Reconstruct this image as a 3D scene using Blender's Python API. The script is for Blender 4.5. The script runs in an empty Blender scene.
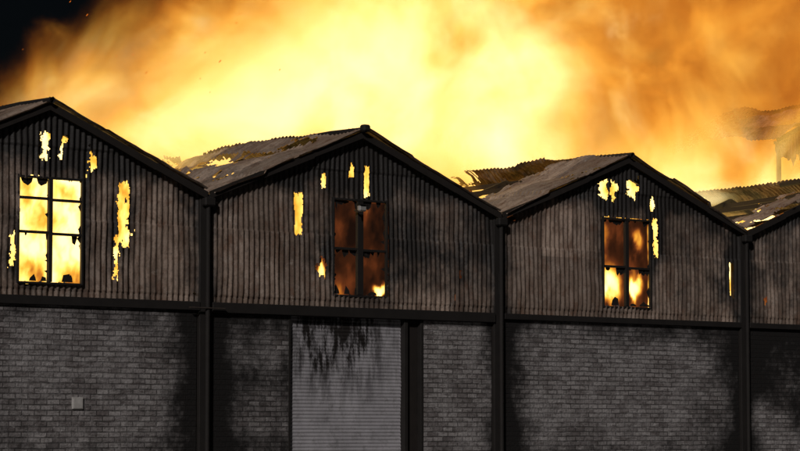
import bpy, math, random
import numpy as np
from mathutils import Vector
random.seed(4); rng=np.random.RandomState(7)
S=bpy.context.scene
S.view_settings.view_transform='Standard'; S.view_settings.look='None'; S.view_settings.exposure=0

# ---------------------------------------------------------------- helpers
TAB=rng.rand(256,256)
def vn(x,y,s=0):
    x=np.asarray(x,float)+s*17.3+500; y=np.asarray(y,float)+s*31.7+500
    ix=np.floor(x).astype(int); iy=np.floor(y).astype(int)
    fx=x-ix; fy=y-iy; fx=fx*fx*(3-2*fx); fy=fy*fy*(3-2*fy)
    g=lambda a,b:TAB[a%256,b%256]
    return (g(ix,iy)*(1-fx)+g(ix+1,iy)*fx)*(1-fy)+(g(ix,iy+1)*(1-fx)+g(ix+1,iy+1)*fx)*fy
def fbm(x,y,s=0,o=4):
    t=0;a=.5;n=0
    for i in range(o):
        t=t+a*vn(np.asarray(x)*2**i,np.asarray(y)*2**i,s+i);n+=a;a*=.5
    return t/n
def ss(a,b,x):
    t=np.clip((x-a)/(b-a),0,1); return t*t*(3-2*t)
def empty(name):
    e=bpy.data.objects.new(name,None); S.collection.objects.link(e); return e
def mesh(name,verts,faces,mat,parent=None,attr=None,smooth=False,col=None):
    me=bpy.data.meshes.new(name); me.from_pydata([tuple(v) for v in verts],[],[tuple(f) for f in faces]); me.update()
    if mat: me.materials.append(mat)
    if attr is not None:
        a=me.attributes.new('soot_shade','FLOAT','POINT'); a.data.foreach_set('value',np.asarray(attr,np.float32))
    if col is not None:
        a=me.attributes.new('firecol','FLOAT_COLOR','POINT'); a.data.foreach_set('color',np.asarray(col,np.float32).ravel())
    if smooth: me.polygons.foreach_set('use_smooth',[True]*len(me.polygons))
    o=bpy.data.objects.new(name,me); S.collection.objects.link(o)
    if parent: o.parent=parent
    return o
def boxes(name,lst,mat,parent=None,bev=.008):
    V=[];F=[]
    for (x0,x1,y0,y1,z0,z1) in lst:
        b=len(V); V+=[(x0,y0,z0),(x1,y0,z0),(x1,y1,z0),(x0,y1,z0),(x0,y0,z1),(x1,y0,z1),(x1,y1,z1),(x0,y1,z1)]
        F+=[(b,b+3,b+2,b+1),(b+4,b+5,b+6,b+7),(b,b+1,b+5,b+4),(b+1,b+2,b+6,b+5),(b+2,b+3,b+7,b+6),(b+3,b,b+4,b+7)]
    o=mesh(name,V,F,mat,parent)
    if bev:
        m=o.modifiers.new('b','BEVEL'); m.width=bev; m.segments=1
    return o
def beam(name,p,q,w,h,mat,parent):
    p=Vector(p);q=Vector(q);d=(q-p).normalized()
    side=d.cross(Vector((0,0,1)));  side=side.normalized() if side.length>.01 else Vector((1,0,0))
    up=side.cross(d)
    V=[];
    for c_ in (p,q):
        for a,b in((-1,-1),(1,-1),(1,1),(-1,1)): V.append(c_+side*w/2*a+up*h/2*b)
    return mesh(name,V,[(0,1,2,3),(7,6,5,4),(0,4,5,1),(1,5,6,2),(2,6,7,3),(3,7,4,0)],mat,parent)
def tube(name,pts,r,mat,parent,n=12):
    V=[];F=[]
    for i,p in enumerate(pts):
        p=Vector(p); d=(Vector(pts[min(i+1,len(pts)-1)])-Vector(pts[max(i-1,0)])).normalized()
        a=d.orthogonal().normalized() if abs(d.z)<.9 else Vector((1,0,0)); b=d.cross(a).normalized(); a=b.cross(d)
        for k in range(n):
            t=k*2*math.pi/n; V.append(p+a*r*math.cos(t)+b*r*math.sin(t))
    for i in range(len(pts)-1):
        for k in range(n): F.append((i*n+k,i*n+(k+1)%n,(i+1)*n+(k+1)%n,(i+1)*n+k))
    return mesh(name,V,F,mat,parent,smooth=True)
class N:
    def __init__(s,name,world=None):
        s.m=world or bpy.data.materials.new(name); s.m.use_nodes=True; s.t=s.m.node_tree; s.t.nodes.clear()
    def n(s,ty,ins={},**kw):
        o=s.t.nodes.new(ty)
        for k,v in kw.items(): setattr(o,k,v)
        for k,v in ins.items():
            i=o.inputs[k]
            if isinstance(v,bpy.types.NodeSocket): s.t.links.new(v,i)
            else: i.default_value=v
        return o
    def math(s,op,a,b=0,c=0,clamp=False):
        o=s.n('ShaderNodeMath',{0:a,1:b,2:c},operation=op,use_clamp=clamp); return o.outputs[0]
    def mix(s,f,a,b,bt='MIX'):
        o=s.n('ShaderNodeMix',data_type='RGBA',blend_type=bt)
        for k,v in ((0,f),(6,a),(7,b)):
            if isinstance(v,bpy.types.NodeSocket): s.t.links.new(v,o.inputs[k])
            else: o.inputs[k].default_value=v
        return o.outputs[2]
    def noise(s,vec,scale,detail=4,rough=.55,dist=0):
        return s.n('ShaderNodeTexNoise',{'Vector':vec,'Scale':scale,'Detail':detail,'Roughness':rough,'Distortion':dist}).outputs[0]
    def sep(s):
        tc=s.n('ShaderNodeTexCoord'); sp=s.n('ShaderNodeSeparateXYZ',{0:tc.outputs['Object']}); return tc.outputs['Object'],sp.outputs
    def map(s,v,a,b,c=0,d=1,smooth=True):
        return s.n('ShaderNodeMapRange',{0:v,1:a,2:b,3:c,4:d},interpolation_type='SMOOTHSTEP' if smooth else 'LINEAR').outputs[0]
    def comb(s,x,y,z): return s.n('ShaderNodeCombineXYZ',{0:x,1:y,2:z}).outputs[0]
    def out(s,sh,vol=False):
        o=s.n('ShaderNodeOutputMaterial'); s.t.links.new(sh,o.inputs['Volume' if vol else 'Surface']); return s.m
def c(*v): return (*v,1)

def simple(name,col,rough=.8,metal=0,var=.5,scale=4,bump=.2):
    g=N(name); P,_=g.sep(); n=g.noise(P,scale,6); 
    cc=g.mix(n,c(*[v*(1-var) for v in col]),c(*[v*(1+var) for v in col]))
    b=g.n('ShaderNodeBump',{'Height':g.noise(P,scale*8,4),'Strength':bump,'Distance':.01})
    return g.out(g.n('ShaderNodeBsdfPrincipled',{'Base Color':cc,'Roughness':rough,'Metallic':metal,'Normal':b.outputs[0]}).outputs[0])

def soot_shade_fac(g,P,lo=.35,hi=.75):  # soot; on the brick walls also painted light falloff and lit patches
    a=g.n('ShaderNodeAttribute',attribute_name='soot_shade').outputs['Fac']
    n1=g.noise(P,.9,6,.6); n2=g.noise(P,5,5,.65)
    s=g.math('ADD',a,g.math('MULTIPLY',g.math('SUBTRACT',n1,.5),1.7))
    s=g.math('ADD',s,g.math('MULTIPLY',g.math('SUBTRACT',n2,.5),.8))
    return g.map(s,lo-.35,hi+.15)

def corr_mat(name,horizontal_axis='x',tint=(.40,.30,.235),streak=(.12,.075,.05)):
    g=N(name); P,xyz=g.sep()
    u=xyz[0] if horizontal_axis=='x' else xyz[1]
    sheet=g.math('FLOOR',g.math('DIVIDE',u,1.05)); row=g.math('FLOOR',g.math('DIVIDE',g.math('ADD',xyz[2],.1),1.55))
    wn=g.n('ShaderNodeTexWhiteNoise',{'Vector':g.comb(sheet,row,3.0)},noise_dimensions='3D').outputs['Value']
    st=g.noise(g.comb(g.math('MULTIPLY',u,2.2),0.0,g.math('MULTIPLY',xyz[2],.5)),1.2,7,.72)
    base=g.mix(wn,c(*[v*.5 for v in tint]),c(*[v*1.15 for v in tint]))
    base=g.mix(g.math('MULTIPLY',g.map(st,.42,.6),.8),base,c(*streak))
    rust=g.map(g.noise(P,2.1,8,.75),.50,.66)
    base=g.mix(g.math('MULTIPLY',rust,.65),base,c(.14,.06,.028))
    pale=g.map(g.noise(P,3.3,8,.8),.55,.70)
    base=g.mix(g.math('MULTIPLY',pale,.6),base,c(.52,.46,.40))
    fine=g.map(g.noise(P,16,6,.85),.50,.68)
    base=g.mix(g.math('MULTIPLY',fine,.7),base,c(.05,.04,.032))
    base=g.mix(soot_shade_fac(g,P),base,c(.016,.013,.011))
    b=g.n('ShaderNodeBump',{'Height':g.noise(P,22,5),'Strength':.6,'Distance':.012})
    return g.out(g.n('ShaderNodeBsdfPrincipled',{'Base Color':base,'Roughness':g.map(st,.3,.7,.5,.8),'Normal':b.outputs[0]}).outputs[0])

def brick_mat(name):
    g=N(name); P,xyz=g.sep()
    wob=g.math('MULTIPLY',g.math('SUBTRACT',g.noise(P,1.3,2),.5),.04)
    v=g.comb(g.math('ADD',xyz[0],xyz[1]),g.math('ADD',xyz[2],wob),0.0)
    bt=g.n('ShaderNodeTexBrick',{'Vector':v,'Color1':c(.20,.175,.17),'Color2':c(.50,.47,.46),'Mortar':c(.085,.077,.073),
        'Scale':1.0,'Mortar Size':.015,'Mortar Smooth':.5,'Bias':-.05,'Brick Width':.32,'Row Height':.118})
    bt.offset=.5
    col=bt.outputs['Color']
    lime=g.map(g.noise(P,.8,8,.75),.40,.62)
    col=g.mix(g.math('MULTIPLY',lime,.45),col,c(.66,.63,.625))
    bare=g.map(g.noise(g.comb(g.math('MULTIPLY',xyz[0],1.6),xyz[1],g.math('MULTIPLY',xyz[2],7)),1.6,8,.8),.49,.62)
    col=g.mix(g.math('MULTIPLY',bare,.75),col,c(.10,.082,.076))
    spk=g.map(g.noise(P,12,7,.85),.47,.66)
    col=g.mix(g.math('MULTIPLY',spk,.7),col,c(.08,.07,.066))
    wsp=g.map(g.noise(g.comb(g.math('MULTIPLY',xyz[0],4),xyz[1],g.math('MULTIPLY',xyz[2],9)),1.3,7,.8),.55,.67)
    col=g.mix(g.math('MULTIPLY',wsp,.65),col,c(.78,.75,.75))
    col=g.mix(soot_shade_fac(g,P),col,c(.014,.012,.011))
    h=g.math('ADD',g.math('MULTIPLY',bt.outputs['Fac'],-1.6),g.math('MULTIPLY',g.noise(P,14,6,.7),1.9))
    b=g.n('ShaderNodeBump',{'Height':h,'Strength':1.0,'Distance':.02})
    return g.out(g.n('ShaderNodeBsdfPrincipled',{'Base Color':col,'Roughness':.95,'Normal':b.outputs[0]}).outputs[0])

def shutter_mat():
    g=N('shutter_paint'); P,xyz=g.sep()
    base=g.mix(g.noise(P,1.5,6,.6),c(.36,.35,.37),c(.68,.66,.69))
    grime=g.map(g.noise(P,6,7,.8),.48,.68); base=g.mix(g.math('MULTIPLY',grime,.55),base,c(.16,.15,.145))
    st=g.map(g.noise(g.comb(g.math('MULTIPLY',xyz[0],2.6),0.0,g.math('MULTIPLY',xyz[2],.55)),1.5,8,.75),.40,.62)
    top=g.map(xyz[2],1.9,4.2); cen=g.map(g.math('ABSOLUTE',g.math('SUBTRACT',xyz[0],3.9)),.5,1.8,1,.3)
    f=g.math('MULTIPLY',g.math('MULTIPLY',st,g.math('ADD',g.math('MULTIPLY',top,1.7),.1)),cen,clamp=True)
    base=g.mix(f,base,c(.022,.018,.016))
    base=g.mix(soot_shade_fac(g,P),base,c(.03,.026,.024))
    return g.out(g.n('ShaderNodeBsdfPrincipled',{'Base Color':base,'Roughness':.6}).outputs[0])

def heat_mat():
    g=N('flames'); a=g.n('ShaderNodeAttribute',attribute_name='firecol')
    return g.out(g.n('ShaderNodeEmission',{'Color':a.outputs['Color'],'Strength':1.0}).outputs[0])

M_CORR=corr_mat('cement_sheeting'); M_ROOF=corr_mat('roof_sheeting','y',(.56,.43,.33),(.24,.15,.095))
M_BRICK=brick_mat('worn_brick'); M_SHUT=shutter_mat(); M_HEAT=heat_mat()
M_STEEL=simple('charred_steel',(.018,.015,.013),.8,.0); M_WOOD=simple('charred_timber',(.02,.015,.012),.9)
M_CONC=simple('concrete',(.25,.24,.23)); M_GREY=simple('grey_paint',(.42,.41,.39),.5)
M_BOX=simple('meter_box_plastic',(.55,.53,.50),.5,0,.4,9)
M_INT=simple('sooty_interior',(.06,.045,.035),.95)

ZB,ZE,ZR=4.57,7.08,8.78
PITCH=.15
def roofz(x,x0,x1): 
    m=(x0+x1)/2; return ZR-(ZR-ZE)*np.abs(x-m)/((x1-x0)/2)

def in_holes(X,Z,holes,seed):
    r=np.zeros(X.shape,bool)
    jx=(fbm(X*5+Z,Z*4,seed)-.5)*1.4+.9*(fbm(X*19,Z*15+X*3,seed+4)-.5); jz=(fbm(X*6,Z*5,seed+9)-.5)*1.3+1.1*(fbm(X*22,Z*8,seed+14)-.5)
    for (cx,cz,w,h,kind,j) in holes:
        dx=np.abs(X-cx+jx*j)/(w/2); dz=np.abs(Z-cz+jz*j*1.8)/(h/2)
        if kind=='r': r|=(dx<1)&(dz<1)
        else: r|=(dx*dx+dz*dz)<1
    return r
def gable(x0,x1,holes,soots,parent,seed):
    nx=int((x1-x0)/PITCH*8); dz=.025; nz=int((ZR+.02-ZB)/dz)
    xs=np.linspace(x0,x1,nx+1); zs=ZB+np.arange(nz+1)*dz
    X,Z=np.meshgrid(xs,zs,indexing='ij')
    rz=roofz(X,x0,x1)-.05
    Zc=np.minimum(Z,rz)
    ragged=ZB-.02+ .03*(np.floor(X/1.05)%2)
    Zc=np.where(Z<=ZB+1e-6,ragged,Zc)
    sheet=np.floor(X/1.05); lap=(sheet%2)*.014+ (np.floor((Z-.1)/1.55)%2)*.018
    warp=(fbm(X*.6,Z*.6,seed+3)-.5)*.16
    amp=.016+.014*vn(np.floor(X/1.05)*3.3,np.floor((Z-.1)/1.55)*2.7,seed+2)
    Y=-amp*np.cos(2*np.pi*X/PITCH)-lap+warp
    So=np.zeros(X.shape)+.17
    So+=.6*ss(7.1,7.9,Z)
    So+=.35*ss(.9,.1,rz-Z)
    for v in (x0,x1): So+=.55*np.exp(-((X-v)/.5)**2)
    for (cx,cz,sx,sz,a) in soots: So+=a*np.exp(-((X-cx)/sx)**2-((Z-cz)/sz)**2)
    for (cx,cz,w,h,k,j) in holes:
        if w*h>.05: So+=.3*np.exp(-(np.maximum(np.abs(X-cx)-w/2,0)/.25)**2-(np.maximum(np.abs(Z-cz-.2)-h/2,0)/.4)**2)
    Xc=(X[:-1,:-1]+X[1:,1:])/2; Zc2=(Z[:-1,:-1]+Z[1:,1:])/2
    keep=(Z[:-1,:-1]<np.minimum(rz[:-1,:-1],rz[1:,1:]))&~in_holes(Xc,Zc2,holes,seed)
    idx=np.arange((nx+1)*(nz+1)).reshape(nx+1,nz+1)
    f=np.stack([idx[:-1,:-1],idx[1:,:-1],idx[1:,1:],idx[:-1,1:]],-1)[keep]
    used=np.unique(f); re=-np.ones(idx.size,int); re[used]=np.arange(used.size)
    V=np.stack([X,Y,Zc],-1).reshape(-1,3)[used]
    return mesh('gable_sheeting',V.tolist(),re[f].tolist(),M_CORR,parent,So.ravel()[used],smooth=True)

def slope(name,xa,za,xb,zb,y0,y1,burn,parent,seed,soot_shade=.25,mat=None,curl=0,hf=.9):
    ny=int((y1-y0)/PITCH*8); ns=60
    ys=np.linspace(y0,y1,ny+1); ts=np.linspace(0,1,ns+1)
    Yg,T=np.meshgrid(ys,ts,indexing='ij')
    L=math.hypot(xb-xa,zb-za); nxv=-(zb-za)/L; nzv=(xb-xa)/L
    if nzv<0: nxv,nzv=-nxv,-nzv
    off=.02*np.cos(2*np.pi*Yg/PITCH)+.03*(np.floor(T*3)%2)+(fbm(Yg*.5,T*4,seed)-.5)*(.10+.13*np.clip(Yg,0,6))
    off=off+(fbm(np.floor(Yg/1.05)*5.3,np.floor(T*3)*3.7,seed+6)-.5)*.18
    off=off-.05*np.clip(Yg-1,0,9)*(1-.3*T)*curl
    X=xa+(xb-xa)*T+nxv*off; Z=za+(zb-za)*T+nzv*off
    So=np.zeros(X.shape)+soot_shade+.8*(fbm(Yg*.5,T*3,seed+5)-.5)+.03*Yg
    yc=(Yg[:-1,:-1]+Yg[1:,1:])/2; tc=(T[:-1,:-1]+T[1:,1:])/2
    b=burn(yc,tc)+(fbm(np.floor(yc/1.05)*3.1+yc*.25,tc*7,seed+2)-.5)*1.2+(fbm(yc*3,tc*14,seed+8)-.5)*hf
    keep=b<.5
    idx=np.arange(X.size).reshape(X.shape)
    f=np.stack([idx[:-1,:-1],idx[1:,:-1],idx[1:,1:],idx[:-1,1:]],-1)[keep]
    used=np.unique(f); re=-np.ones(idx.size,int); re[used]=np.arange(used.size)
    V=np.stack([X,Yg,Z],-1).reshape(-1,3)[used]
    return mesh(name,V.tolist(),re[f].tolist(),mat or M_ROOF,parent,So.ravel()[used],smooth=True)

# ---------------------------------------------------------------- flames inside (seen through openings)
HX=[0,.2,.35,.5,.65,.8,1.0]
HR=[.012,.05,.15,.60,1.25,1.9,2.6]; HG=[.005,.014,.036,.18,.60,1.15,1.9]; HB=[.003,.005,.010,.020,.06,.24,.7]
def heatcol(H):
    H=np.clip(H,0,1); return np.stack([np.interp(H,HX,HR),np.interp(H,HX,HG),np.interp(H,HX,HB),np.ones_like(H)],-1)
FY=.42; FO=FY*.84
def firewall(x0,x1,fn,parent,seed,fy=FY,fo=FO,st=.035,ztop=0,lean=.2,zlo=4.5):
    xs=np.arange(x0+.25,x1-.25,st); zs=np.arange(zlo,ZR-.25,st)
    X,Z=np.meshgrid(xs,zs,indexing='ij'); rz=roofz(X,x0,x1)-.15-ztop*fbm(X*2,X*0,seed)
    Zc=np.minimum(Z,rz); Y=fy+(fbm(X*2,Z*1.2,seed)-.5)*lean
    n=fbm(X*2.6+ .6*fbm(X*3,Z*3,seed+1),Z*1.5,seed+2,5)
    H=fn(X-fo,Z,n)
    idx=np.arange(X.size).reshape(X.shape)
    keep=Z[:-1,:-1]<rz[:-1,:-1]
    f=np.stack([idx[:-1,:-1],idx[1:,:-1],idx[1:,1:],idx[:-1,1:]],-1)[keep]
    return mesh('flames',np.stack([X,Y,Zc],-1).reshape(-1,3).tolist(),f.tolist(),M_HEAT,parent,col=heatcol(H).reshape(-1,4),smooth=True)
def blob(X,Z,cx,cz,rx,rz_,a,n): 
    d=((X-cx+(n-.5)*.5)/rx)**2+((Z-cz+(n-.5)*.6)/rz_)**2
    return a*np.exp(-d*d)
def f1(X,Z,n): return .84+(n-.5)*1.2-.25*np.exp(-((X+3.7)/.35)**2-((Z-6.9)/.3)**2)
def f2(X,Z,n):
    H=.14+(n-.5)*.75
    H=H+blob(X,Z,5.12,5.0,.3,.17,.85,n)+blob(X,Z,3.42,5.5,.17,.33,.68,n)+blob(X,Z,4.1,5.2,.5,.3,.10,n)
    br=np.maximum(ss(3.25,3.1,X),ss(7.15,7.3,Z)); return H*(1-br)+br*(.82+(n-.5)*.9)
def f3(X,Z,n):
    H=.25+(n-.5)*.75
    for b in ((13.02,5.45,.36,.55,.75),(13.95,5.5,.26,.3,.7),(13.95,6.6,.25,.3,.5),(13.1,6.8,.4,.4,.1)): H=H+blob(X,Z,*b,n)
    br=np.maximum(ss(14.4,14.5,X),ss(7.2,7.3,Z)); return H*(1-br)+br*(.85+(n-.5)*.9)-ss(16,16.6,X)*.3
def f4(X,Z,n): return .4+(n-.5)*.5

W=1.65
bays=[(-8.6,0,-4.14,f1),(0,9,4.56,f2),(9,18,13.54,f3),(18,27,22.5,f4)]
holes=[
 [(-4.14,6.03,W,2.28,'r',.05),(-4.31,7.88,.18,.56,'r',.14),(-3.87,7.86,.10,.45,'r',.12),(-3.08,7.55,.22,.48,'e',.2),
  (-2.25,6.55,.24,1.2,'r',.16),(-2.18,6.0,.42,.5,'e',.22),(-2.4,5.55,.12,.9,'r',.12),(-5.1,5.6,.12,.7,'r',.12),(-.25,4.8,.12,.07,'e',.03),(-6.4,7.3,.3,.8,'r',.2)],
 [(4.56,6.03,W,2.3,'r',.05),(3.47,7.56,.13,.34,'r',.1),(4.76,7.66,.15,.72,'r',.14),(4.3,7.82,.18,.25,'e',.12),(2.73,6.75,.22,.95,'r',.07),
  (3.4,5.52,.22,.46,'e',.12),(7.72,5.5,.07,.2,'r',.04),(7.55,4.95,.05,.16,'r',.03)],
 [(13.54,6.05,1.75,2.32,'r',.05),(12.72,7.93,.26,.40,'r',.15),(13.08,7.93,.22,.46,'r',.18),(13.75,7.95,.36,.44,'r',.2),(14.62,6.75,.14,.95,'r',.1),(14.52,7.6,.14,.3,'r',.1),
  (17.55,5.7,.13,.95,'r',.12),(9.5,7.0,.26,.14,'e',.1)],
 [(22.5,6.05,1.75,2.3,'r',.05),(18.9,5.3,.15,.2,'e',.1)]]
soots=[
 [(-3.2,6.6,.5,1.4,.3),(-6.3,6,.8,2,.2),(-1.2,6,.9,1.2,-.2)],
 [(4.5,6,1.1,2,.45),(6.8,6.4,1.6,1.0,.45),(7.6,5.4,1.6,.9,.3),(1.3,5.9,1.1,1,-.2)],
 [(15.6,6.4,1.0,1.5,.3),(11,6.0,1.4,1.1,-.26),(14.6,7.0,.5,.7,.4),(17.2,5.6,.8,1.2,.3)],
 [(19.5,6,1.2,1.5,.25)]]
RL=14.0
burns=[lambda y,t: ss(7,13,y)*.9,
       lambda y,t: ss(5.5,10,y)*.9+.85*np.exp(-((y-4.2)/2.0)**2-((t-.60)/.30)**2)+.45*np.exp(-((y-2)/.8)**2-((t-.85)/.15)**2),
       lambda y,t: ss(2.6,4.6,y+1.8*t)*1.2+.4*np.exp(-((t-.0)/.3)**2)*ss(1,3,y),
       lambda y,t: ss(1.0,3.0,y+1.2*t)*1.1+.7*np.exp(-((t-.0)/.5)**2)]
for i,(x0,x1,wc,fn) in enumerate(bays):
    B=empty('warehouse'); m=(x0+x1)/2
    gable(x0,x1,holes[i],soots[i],B,i*13+1)
    firewall(x0,x1,fn,B,i*7+3)
    lv=[.55,.75,.56,.95][i]
    for fy_ in (3.4,6.0):
        firewall(x0,x1,lambda X,Z,n:lv+(n-.5)*1.3-.2*ss(7,8.5,Z),B,i*7+33+int(fy_),fy_,0,.10,.9,1.5)
    slope('roof_left_slope',x0+.12,ZE+.03,m,ZR+.08,-.28,RL,burns[i],B,i*5+2,[.05,-.04,-.14,.0][i],curl=[0,.4,.5,.5][i])
    slope('roof_right_slope',x1-.12,ZE+.03,m,ZR+.08,-.28,RL,lambda y,t:ss(4,9,y)*.9,B,i*5+4,.5)
    tube('ridge_cap',[(m,-.32,ZR+.07),(m,1.0,ZR+.09),(m,1.8,ZR+.07),(m,2.6,ZR+.03)],.07,M_STEEL,B,10)
    if i==1: boxes('finial',[(m-.12,m+.10,-.4,-.2,ZR+.02,ZR+.19)],M_STEEL,B,.04)
    for s,(xa,xb) in enumerate(((x0+.05,m),(m,x1-.05))):
        za,zb=(ZE,ZR) if s==0 else (ZR,ZE)
        for q in range(3):
            a,b=q/3,(q+1)/3; dz1=random.uniform(-.02,.02); dz2=random.uniform(-.02,.02)
            beam('barge_board',(xa+(xb-xa)*a,-.17-.003*q,za+(zb-za)*a-.05+dz1),(xa+(xb-xa)*b,-.17-.003*q,za+(zb-za)*b-.05+dz2),.05,.16,M_WOOD,B)
    for t in (.08,.3,.52,.74,.94):
        for s in (0,1):
            xx=(x0+(m-x0)*t) if s==0 else (x1+(m-x1)*t); zz=ZE+(ZR-ZE)*t-.16
            beam('purlin',(xx,0.12,zz),(xx,RL-4*random.random()-2,zz-.1-.5*random.random()),.07,.12,M_WOOD,B)
    for yy in (.2,4.6,9.0,13):
        for (xa,za,xb,zb) in ((x0+.15,ZE-.26,m,ZR-.3),(m,ZR-.3,x1-.15,ZE-.26),(x0+.1,ZE-.34,x1-.1,ZE-.34)):
            if yy>1 or za!=zb: beam('truss_member',(xa,yy,za),(xb,yy,zb),.08,.12,M_STEEL,B)
    boxes('back_wall',[(x0+.2,x1-.2,RL+.2,RL+.45,0,6.2)],M_INT,B,0)
    boxes('glow_baffle',[(x0+.2,x1-.2,.10,.24,4.602,4.84)],M_STEEL,B,0)  # unseen baffle added to block fire glow at the sheeting base
    boxes('party_wall',[(x1-.14,x1+.10,.6,RL+.2,0,ZE-.45)],M_INT,B,0)
    w0,w1=wc-W/2,wc+W/2; 
    if i>=2: w0,w1=wc-.87,wc+.87
    fr=[(w0-.02,w0+.03,-.06,.02,4.86,7.22),(w1-.03,w1+.02,-.06,.02,4.86,7.22),(w0+.032,w1-.032,-.055,.015,7.15,7.20),(w0+.032,w1-.032,-.06,.03,4.85,4.90)]
    mid=(w0+w1)/2; mw=[.05,.09,.06,.07][i]
    fr+=[(mid-mw,mid+mw,-.05,.04,4.905,7.148)]
    hz=[[5.98,6.72],[6.0],[5.93],[6.0]][i]
    for h in hz: fr+=[(w0+.032,mid-mw-.002,-.04,.03,h-.03,h+.03),(mid+mw+.002,w1-.032,-.04,.03,h-.03-.02,h+.03-.02)]
    boxes('window_frame',fr,M_STEEL,B,.006)
    V=[];F=[]
    rr=random.Random(i+3)
    for k in range([26,50,40,10][i]):
        side=rr.random()<.35
        z=rr.choice([7.15,7.15,hz[0],4.92,hz[0]]); d=-1 if z>5 else 1; h=rr.uniform(.04,.24); ww=rr.uniform(.03,.15); yy=rr.uniform(.0,.04)
        b=len(V)
        if side:
            x=rr.choice([w0+.02,w1-.02,mid]); sg=1 if x<mid else -1; z=rr.uniform(5,7)
            V+=[(x,yy,z-h),(x+sg*ww*.5,yy,z-h*.3),(x+sg*ww*.9,yy,z+h*.2),(x+sg*ww*.4,yy,z+h*.5),(x,yy,z+h)]
        else:
            x=rr.uniform(w0+.05,w1-.05)
            V+=[(x-ww,yy,z),(x+ww,yy,z),(x+ww*.8,yy,z+d*h*rr.uniform(.3,.8)),(x+ww*rr.uniform(-.4,.6),yy+.02,z+d*h),(x-ww*.7,yy,z+d*h*rr.uniform(.4,.9))]
        F+=[(b,b+1,b+2,b+3,b+4)]
    mesh('charred_remains',V,F,M_WOOD,B)

WHS=[o for o in bpy.data.objects if o.type=='EMPTY']
def brickwall(x0,x1,z0,z1,sfn,parent,name='brick_wall',y=0.0):
    xs=np.linspace(x0,x1,max(2,int((x1-x0)/.12))+1); zs=np.linspace(z0,z1,max(2,int((z1-z0)/.12))+1)
    X,Z=np.meshgrid(xs,zs,indexing='ij'); n=X.size
    Y=np.full(X.shape,y)
    idx=np.arange(n).reshape(X.shape)
    f=np.stack([idx[:-1,:-1],idx[1:,:-1],idx[1:,1:],idx[:-1,1:]],-1).reshape(-1,4).tolist()
    So=sfn(X,Z)
    V=np.stack([X,Y,Z],-1).reshape(-1,3).tolist()
    b=len(V); V+=[(x0,y,z0),(x1,y,z0),(x1,y,z1),(x0,y,z1),(x0,y+.3,z0),(x1,y+.3,z0),(x1,y+.3,z1),(x0,y+.3,z1)]
    f+=[(b,b+3,b+7,b+4),(b+1,b+5,b+6,b+2),(b+3,b+2,b+6,b+7),(b+4,b+7,b+6,b+5)]
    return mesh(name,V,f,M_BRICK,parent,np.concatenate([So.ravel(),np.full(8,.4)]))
g2=lambda X,Z,cx,cz,sx,sz:np.exp(-((X-cx)/sx)**2-((Z-cz)/sz)**2)
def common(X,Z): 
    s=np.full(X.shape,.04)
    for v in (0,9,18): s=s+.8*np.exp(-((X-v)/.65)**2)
    s=s+.45*ss(3.7,4.6,Z)+.3*ss(2.1,1.0,Z)  # brick brightest at mid-height: light falloff painted into the colour
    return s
brickwall(-8.6,-.2,0,4.40,lambda X,Z:common(X,Z)+.35*g2(X,Z,-5.4,2,1,1.5)+.4*g2(X,Z,-.4,3,1.3,2)-.1*g2(X,Z,-3,3,2,1),WHS[0])  # soot patches, plus a painted pool of light in mid-wall
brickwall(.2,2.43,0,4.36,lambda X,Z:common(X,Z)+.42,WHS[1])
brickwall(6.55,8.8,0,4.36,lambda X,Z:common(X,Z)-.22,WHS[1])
brickwall(9.2,17.8,0,4.45,lambda X,Z:common(X,Z)+.4*g2(X,Z,9.3,3,1.1,3)+.4*g2(X,Z,17.2,3,1.1,3)+.2*g2(X,Z,14,4.2,2,.5)-.18*g2(X,Z,13.3,3,2.5,1),WHS[2])  # soot at the ends; lit area in the middle painted in
brickwall(18.2,27,0,4.45,lambda X,Z:common(X,Z)+.9*ss(-.5,.6,(Z-2.7)+(X-18.3)*.6)-.2,WHS[3])  # pale lower diagonal: light on the wall painted into the brick colour
boxes('lintel_beam',[(-8.6,-.17,-.10,.32,4.405,4.60)],M_STEEL,WHS[0])
boxes('lintel_beam',[(.17,8.83,-.13,.32,4.365,4.60)],M_STEEL,WHS[1])
boxes('lintel_beam',[(9.17,17.83,-.10,.32,4.455,4.60)],M_STEEL,WHS[2])
boxes('lintel_beam',[(18.17,27,-.10,.32,4.455,4.60)],M_STEEL,WHS[3])
boxes('ledge_bracket',[(-.55,.45,-.24,-.18,4.44,4.47)],M_INT,WHS[0],.01)
for k,v in enumerate((0,9,18)):
    P=WHS[k]
    boxes('stanchion',[(v-.165,v+.165,-.075,.3,0,7.0)],M_STEEL,P,.01)
    boxes('rain_hopper',[(v-.15,v+.15,-.26,-.08,6.78,6.98)],M_STEEL,P,.03)
    tube('downpipe',[(v,-.15,6.8),(v,-.15,3.5),(v,-.15,.1)],.055,M_STEEL,P)
# roller shutter
xs0,xs1=2.47,5.98; sl=.085; nz=int(4.36/sl*6); zs=np.linspace(0,4.355,nz+1); xs=np.linspace(xs0,xs1,60)
X,Z=np.meshgrid(xs,zs,indexing='ij'); Y=.12-.022*np.abs(np.sin(np.pi*Z/sl))+(fbm(X*.8,Z*.8,4)-.5)*.09
idx=np.arange(X.size).reshape(X.shape); f=np.stack([idx[:-1,:-1],idx[1:,:-1],idx[1:,1:],idx[:-1,1:]],-1).reshape(-1,4).tolist()
So=.0+.3*g2(X,Z,3.6,4.2,1.2,.8)+.35*g2(X,Z,2.4,3,.2,4)
mesh('roller_shutter',np.stack([X,Y,Z],-1).reshape(-1,3).tolist(),f,M_SHUT,WHS[1],So.ravel(),smooth=True)
boxes('glow_stop_box',[(2.44,6.54,.2,.36,3.9,4.362)],M_STEEL,WHS[1])  # unseen box added behind the shutter to stop glow under the lintel
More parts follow.
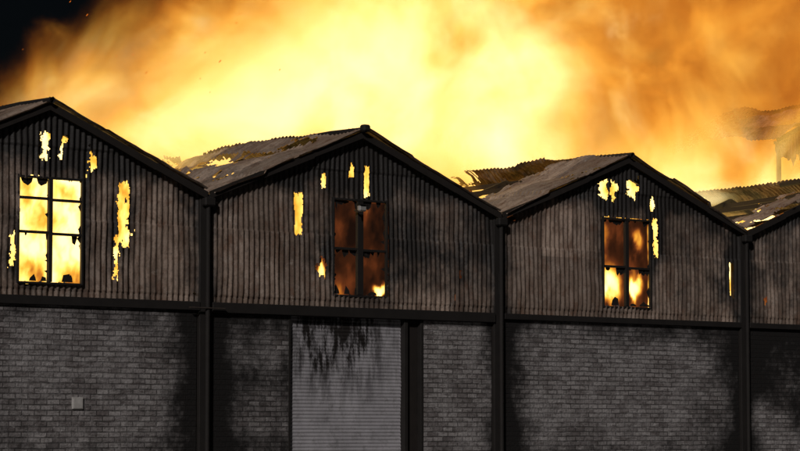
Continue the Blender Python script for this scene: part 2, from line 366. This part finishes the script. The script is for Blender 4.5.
boxes('shutter_guide',[(2.432,2.50,-.01,.198,0,4.36),(5.95,6.06,-.03,.198,0,4.36)],M_STEEL,WHS[1])
boxes('side_door',[(6.062,6.468,.1,.16,0,4.355)],M_WOOD,WHS[1]); boxes('door_post',[(6.47,6.548,-.03,.198,0,4.36)],M_STEEL,WHS[1])
mb=empty('meter_box'); boxes('box',[(-3.54,-3.26,-.05,-.004,2.15,2.41)],M_BOX,mb,.008); boxes('lid',[(-3.52,-3.28,-.06,-.051,2.17,2.39)],M_BOX,mb,.004)
fl=empty('floodlight'); boxes('housing',[(4.25,4.47,-.40,-.28,6.88,7.03)],M_GREY,fl,.03); boxes('bracket',[(4.34,4.38,-.28,-.06,6.9,6.94)],M_STEEL,fl,.005)
boxes('hood',[(4.23,4.49,-.45,-.30,7.032,7.045)],M_STEEL,fl,.004)

# taller burnt-out warehouse behind at right
B=empty('warehouse'); x0,x1,y0=27.4,34.6,7.2; m=31.0; ze,zr=10.9,12.5
slope('roof_left_slope',x0,ze,m,zr,y0-.2,y0+5,lambda y,t:ss(10.5,13,y)*.9-.15,B,77,-.1,hf=.3)
slope('roof_right_slope',x1,ze,m,zr,y0-.2,y0+5,lambda y,t:ss(10,14,y)*.8,B,79,.5)
beam('barge_board',(x0,y0-.1,ze-.05),(m,y0-.1,zr-.05),.05,.12,M_WOOD,B); beam('barge_board',(m,y0-.1,zr-.05),(x1,y0-.1,ze-.05),.05,.12,M_WOOD,B)
for xx in (27.75,31,34.4): boxes('stanchion',[(xx-.06,xx+.06,y0+.1,y0+.22,0,zr-.3 if xx==31 else ze-.1)],M_STEEL,B)
beam('truss_tie',(x0+.1,y0+.1,ze-.1),(x1-.1,y0+.1,ze-.1),.07,.09,M_STEEL,B)
for q in (.3,.6): beam('truss_web',(x0+(m-x0)*q,y0+.1,ze-.05),(x0+(m-x0)*(q+.12),y0+.1,ze+(zr-ze)*(q+.12)-.12),.05,.06,M_STEEL,B)
V=[];F=[]; n=60
for k in range(n+1):
    t=k/n; x=x0+(m-x0)*t; zt=ze+(zr-ze)*t-.1; y=y0-.02-.02*math.cos(2*math.pi*x/PITCH)
    V+=[(x,y,zt),(x,y,zt-.15-2.6*float(fbm(x*1.3,0.3,5))*min(1,t*2.2)-.45*float(vn(x*9,0.1,3)))]
    if k: F.append((2*k-2,2*k,2*k+1,2*k-1))
mesh('torn_cladding',V,F,M_CORR,B,[.3]*len(V))

# ---------------------------------------------------------------- ground
g=N('asphalt'); P,_=g.sep()
col=g.mix(g.noise(P,.3,6),c(.035,.035,.036),c(.065,.063,.06)); col=g.mix(g.map(g.noise(P,60,3),.4,.7),col,c(.08,.08,.08))
b=g.n('ShaderNodeBump',{'Height':g.noise(P,80,3),'Strength':.4,'Distance':.01})
MA=g.out(g.n('ShaderNodeBsdfPrincipled',{'Base Color':col,'Roughness':g.map(g.noise(P,.4,4),.4,.6,.35,.9),'Normal':b.outputs[0]}).outputs[0])
mesh('ground',[(-900,-900,0),(900,-900,0),(900,900,0),(-900,900,0)],[(0,1,2,3)],MA)
boxes('pavement',[(-60,60,-2.2,-.32,.004,.12)],M_CONC)

# ---------------------------------------------------------------- fire and smoke volume
g=N('fire_smoke'); P,xyz=g.sep()
wn_=g.n('ShaderNodeTexNoise',{'Vector':P,'Scale':.17,'Detail':1.0})
wv=g.n('ShaderNodeVectorMath',{0:wn_.outputs['Color'],1:(.5,.5,.5)},operation='SUBTRACT').outputs[0]
wv=g.n('ShaderNodeVectorMath',{0:wv,'Scale':7.0},operation='SCALE').outputs[0]
Q=g.n('ShaderNodeVectorMath',{0:P,1:wv},operation='ADD').outputs[0]
n1=g.noise(Q,.36,4.0,.62)
n2=wn_.outputs[0]
edge=g.math('SUBTRACT',g.math('SUBTRACT',xyz[0],6.4),g.math('MULTIPLY',g.math('SUBTRACT',xyz[2],12.2),1.5))
edge=g.math('ADD',edge,g.math('MULTIPLY',g.math('SUBTRACT',n1,.5),9.0))
edge=g.map(edge,-2.0,2.5)
front=g.map(g.math('ADD',xyz[1],g.math('MULTIPLY',g.math('SUBTRACT',n1,.5),18.0)),5.0,11.0)
def lobe(cx,cz,sx,sz,a):
    dx=g.math('DIVIDE',g.math('SUBTRACT',xyz[0],cx),sx); dz=g.math('DIVIDE',g.math('SUBTRACT',xyz[2],cz),sz)
    d=g.math('ADD',g.math('MULTIPLY',dx,dx),g.math('MULTIPLY',dz,dz))
    return g.math('MULTIPLY',g.math('EXPONENT',g.math('MULTIPLY',d,-1.0)),a)
H=lobe(10.5,11.3,4.4,3.0,.56)
for L in ((17.5,10.6,4.0,3.0,.42),(15,14.5,5,3,.16),(27,8.5,7,2.2,.38),(4,9.5,4,1.8,.30)): H=g.math('ADD',H,lobe(*L))
H=g.math('ADD',H,.42)
H=g.math('ADD',H,g.math('MULTIPLY',g.math('SUBTRACT',n1,.5),1.6))
H=g.math('ADD',H,g.math('MULTIPLY',g.math('SUBTRACT',n2,.5),.3))
H=g.math('SUBTRACT',H,g.math('MULTIPLY',g.math('SUBTRACT',1.0,edge),.45))
ramp=g.n('ShaderNodeValToRGB',{0:H}); cr=ramp.color_ramp
stops=[(0,(.02,.005,.002)),(.2,(.12,.032,.007)),(.4,(.52,.14,.014)),(.55,(.88,.31,.03)),(.72,(1,.50,.075)),(.88,(1,.66,.18)),(1,(1,.77,.34))]
while len(cr.elements)<len(stops): cr.elements.new(.5)
for e,(p,q) in zip(cr.elements,stops): e.position=p; e.color=c(*q)
dens=g.math('MULTIPLY',g.math('MULTIPLY',g.math('MULTIPLY',edge,front),g.map(n1,.3,.6,.25,1.0)),.55)
em=g.n('ShaderNodeEmission',{'Color':ramp.outputs[0],'Strength':g.math('MULTIPLY',dens,g.map(H,.5,1.25,1.0,2.3,False))})  # smoke emits as well: emission stands in for scattered firelight
ab=g.n('ShaderNodeVolumeAbsorption',{'Color':c(0,0,0),'Density':dens})
MV=g.out(g.n('ShaderNodeAddShader',{0:em.outputs[0],1:ab.outputs[0]}).outputs[0],True)
MV.cycles.volume_step_rate=1.6
smoke=boxes('smoke_cloud',[(-6,54,4.0,18,6.8,19)],MV,None,0)

# embers
V=[];F=[]
for k in range(45):
    x=random.uniform(-3,4); z=random.uniform(9.8,13.5); y=random.uniform(1,6); s=random.uniform(.005,.014); l=s*random.uniform(1,4); b=len(V)
    V+=[(x-s,y,z-s),(x+s,y,z-s),(x+l,y+s,z+l),(x+l,y-s,z+l*.7)]; F+=[(b,b+1,b+2),(b,b+1,b+3),(b,b+2,b+3),(b+1,b+2,b+3)]
g=N('ember'); mesh('embers',V,F,g.out(g.n('ShaderNodeEmission',{'Color':c(1,.22,.02),'Strength':.8}).outputs[0]))

# ---------------------------------------------------------------- light
to=Vector((-.80,-.62,.50)).normalized()
w=bpy.data.worlds.new('World'); S.world=w; w.use_nodes=True; g=N('',w)
sky=g.n('ShaderNodeTexSky',sky_type='NISHITA',sun_disc=False,sun_elevation=math.asin(to.z),sun_rotation=math.atan2(to.x,to.y))
bg=g.n('ShaderNodeBackground',{'Color':sky.outputs[0],'Strength':.0005}); o=g.n('ShaderNodeOutputWorld',{'Surface':bg.outputs[0]})
sd=bpy.data.lights.new('front_light','SUN'); sd.energy=1.15; sd.angle=math.radians(2); sd.color=(1,.94,.91)  # added sun-type lamp, stands in for unseen lights in front at night
so=bpy.data.objects.new('front_light',sd); S.collection.objects.link(so); so.rotation_euler=(-to).to_track_quat('-Z','Y').to_euler()

# ---------------------------------------------------------------- camera
cd=bpy.data.cameras.new('camera'); cd.lens=118.1; cd.sensor_width=36; cd.clip_end=3000
co=bpy.data.objects.new('camera',cd); S.collection.objects.link(co)
co.location=(-34.96,-48.61,1.7); co.rotation_euler=(math.radians(94.45),0,math.radians(-40)); S.camera=co
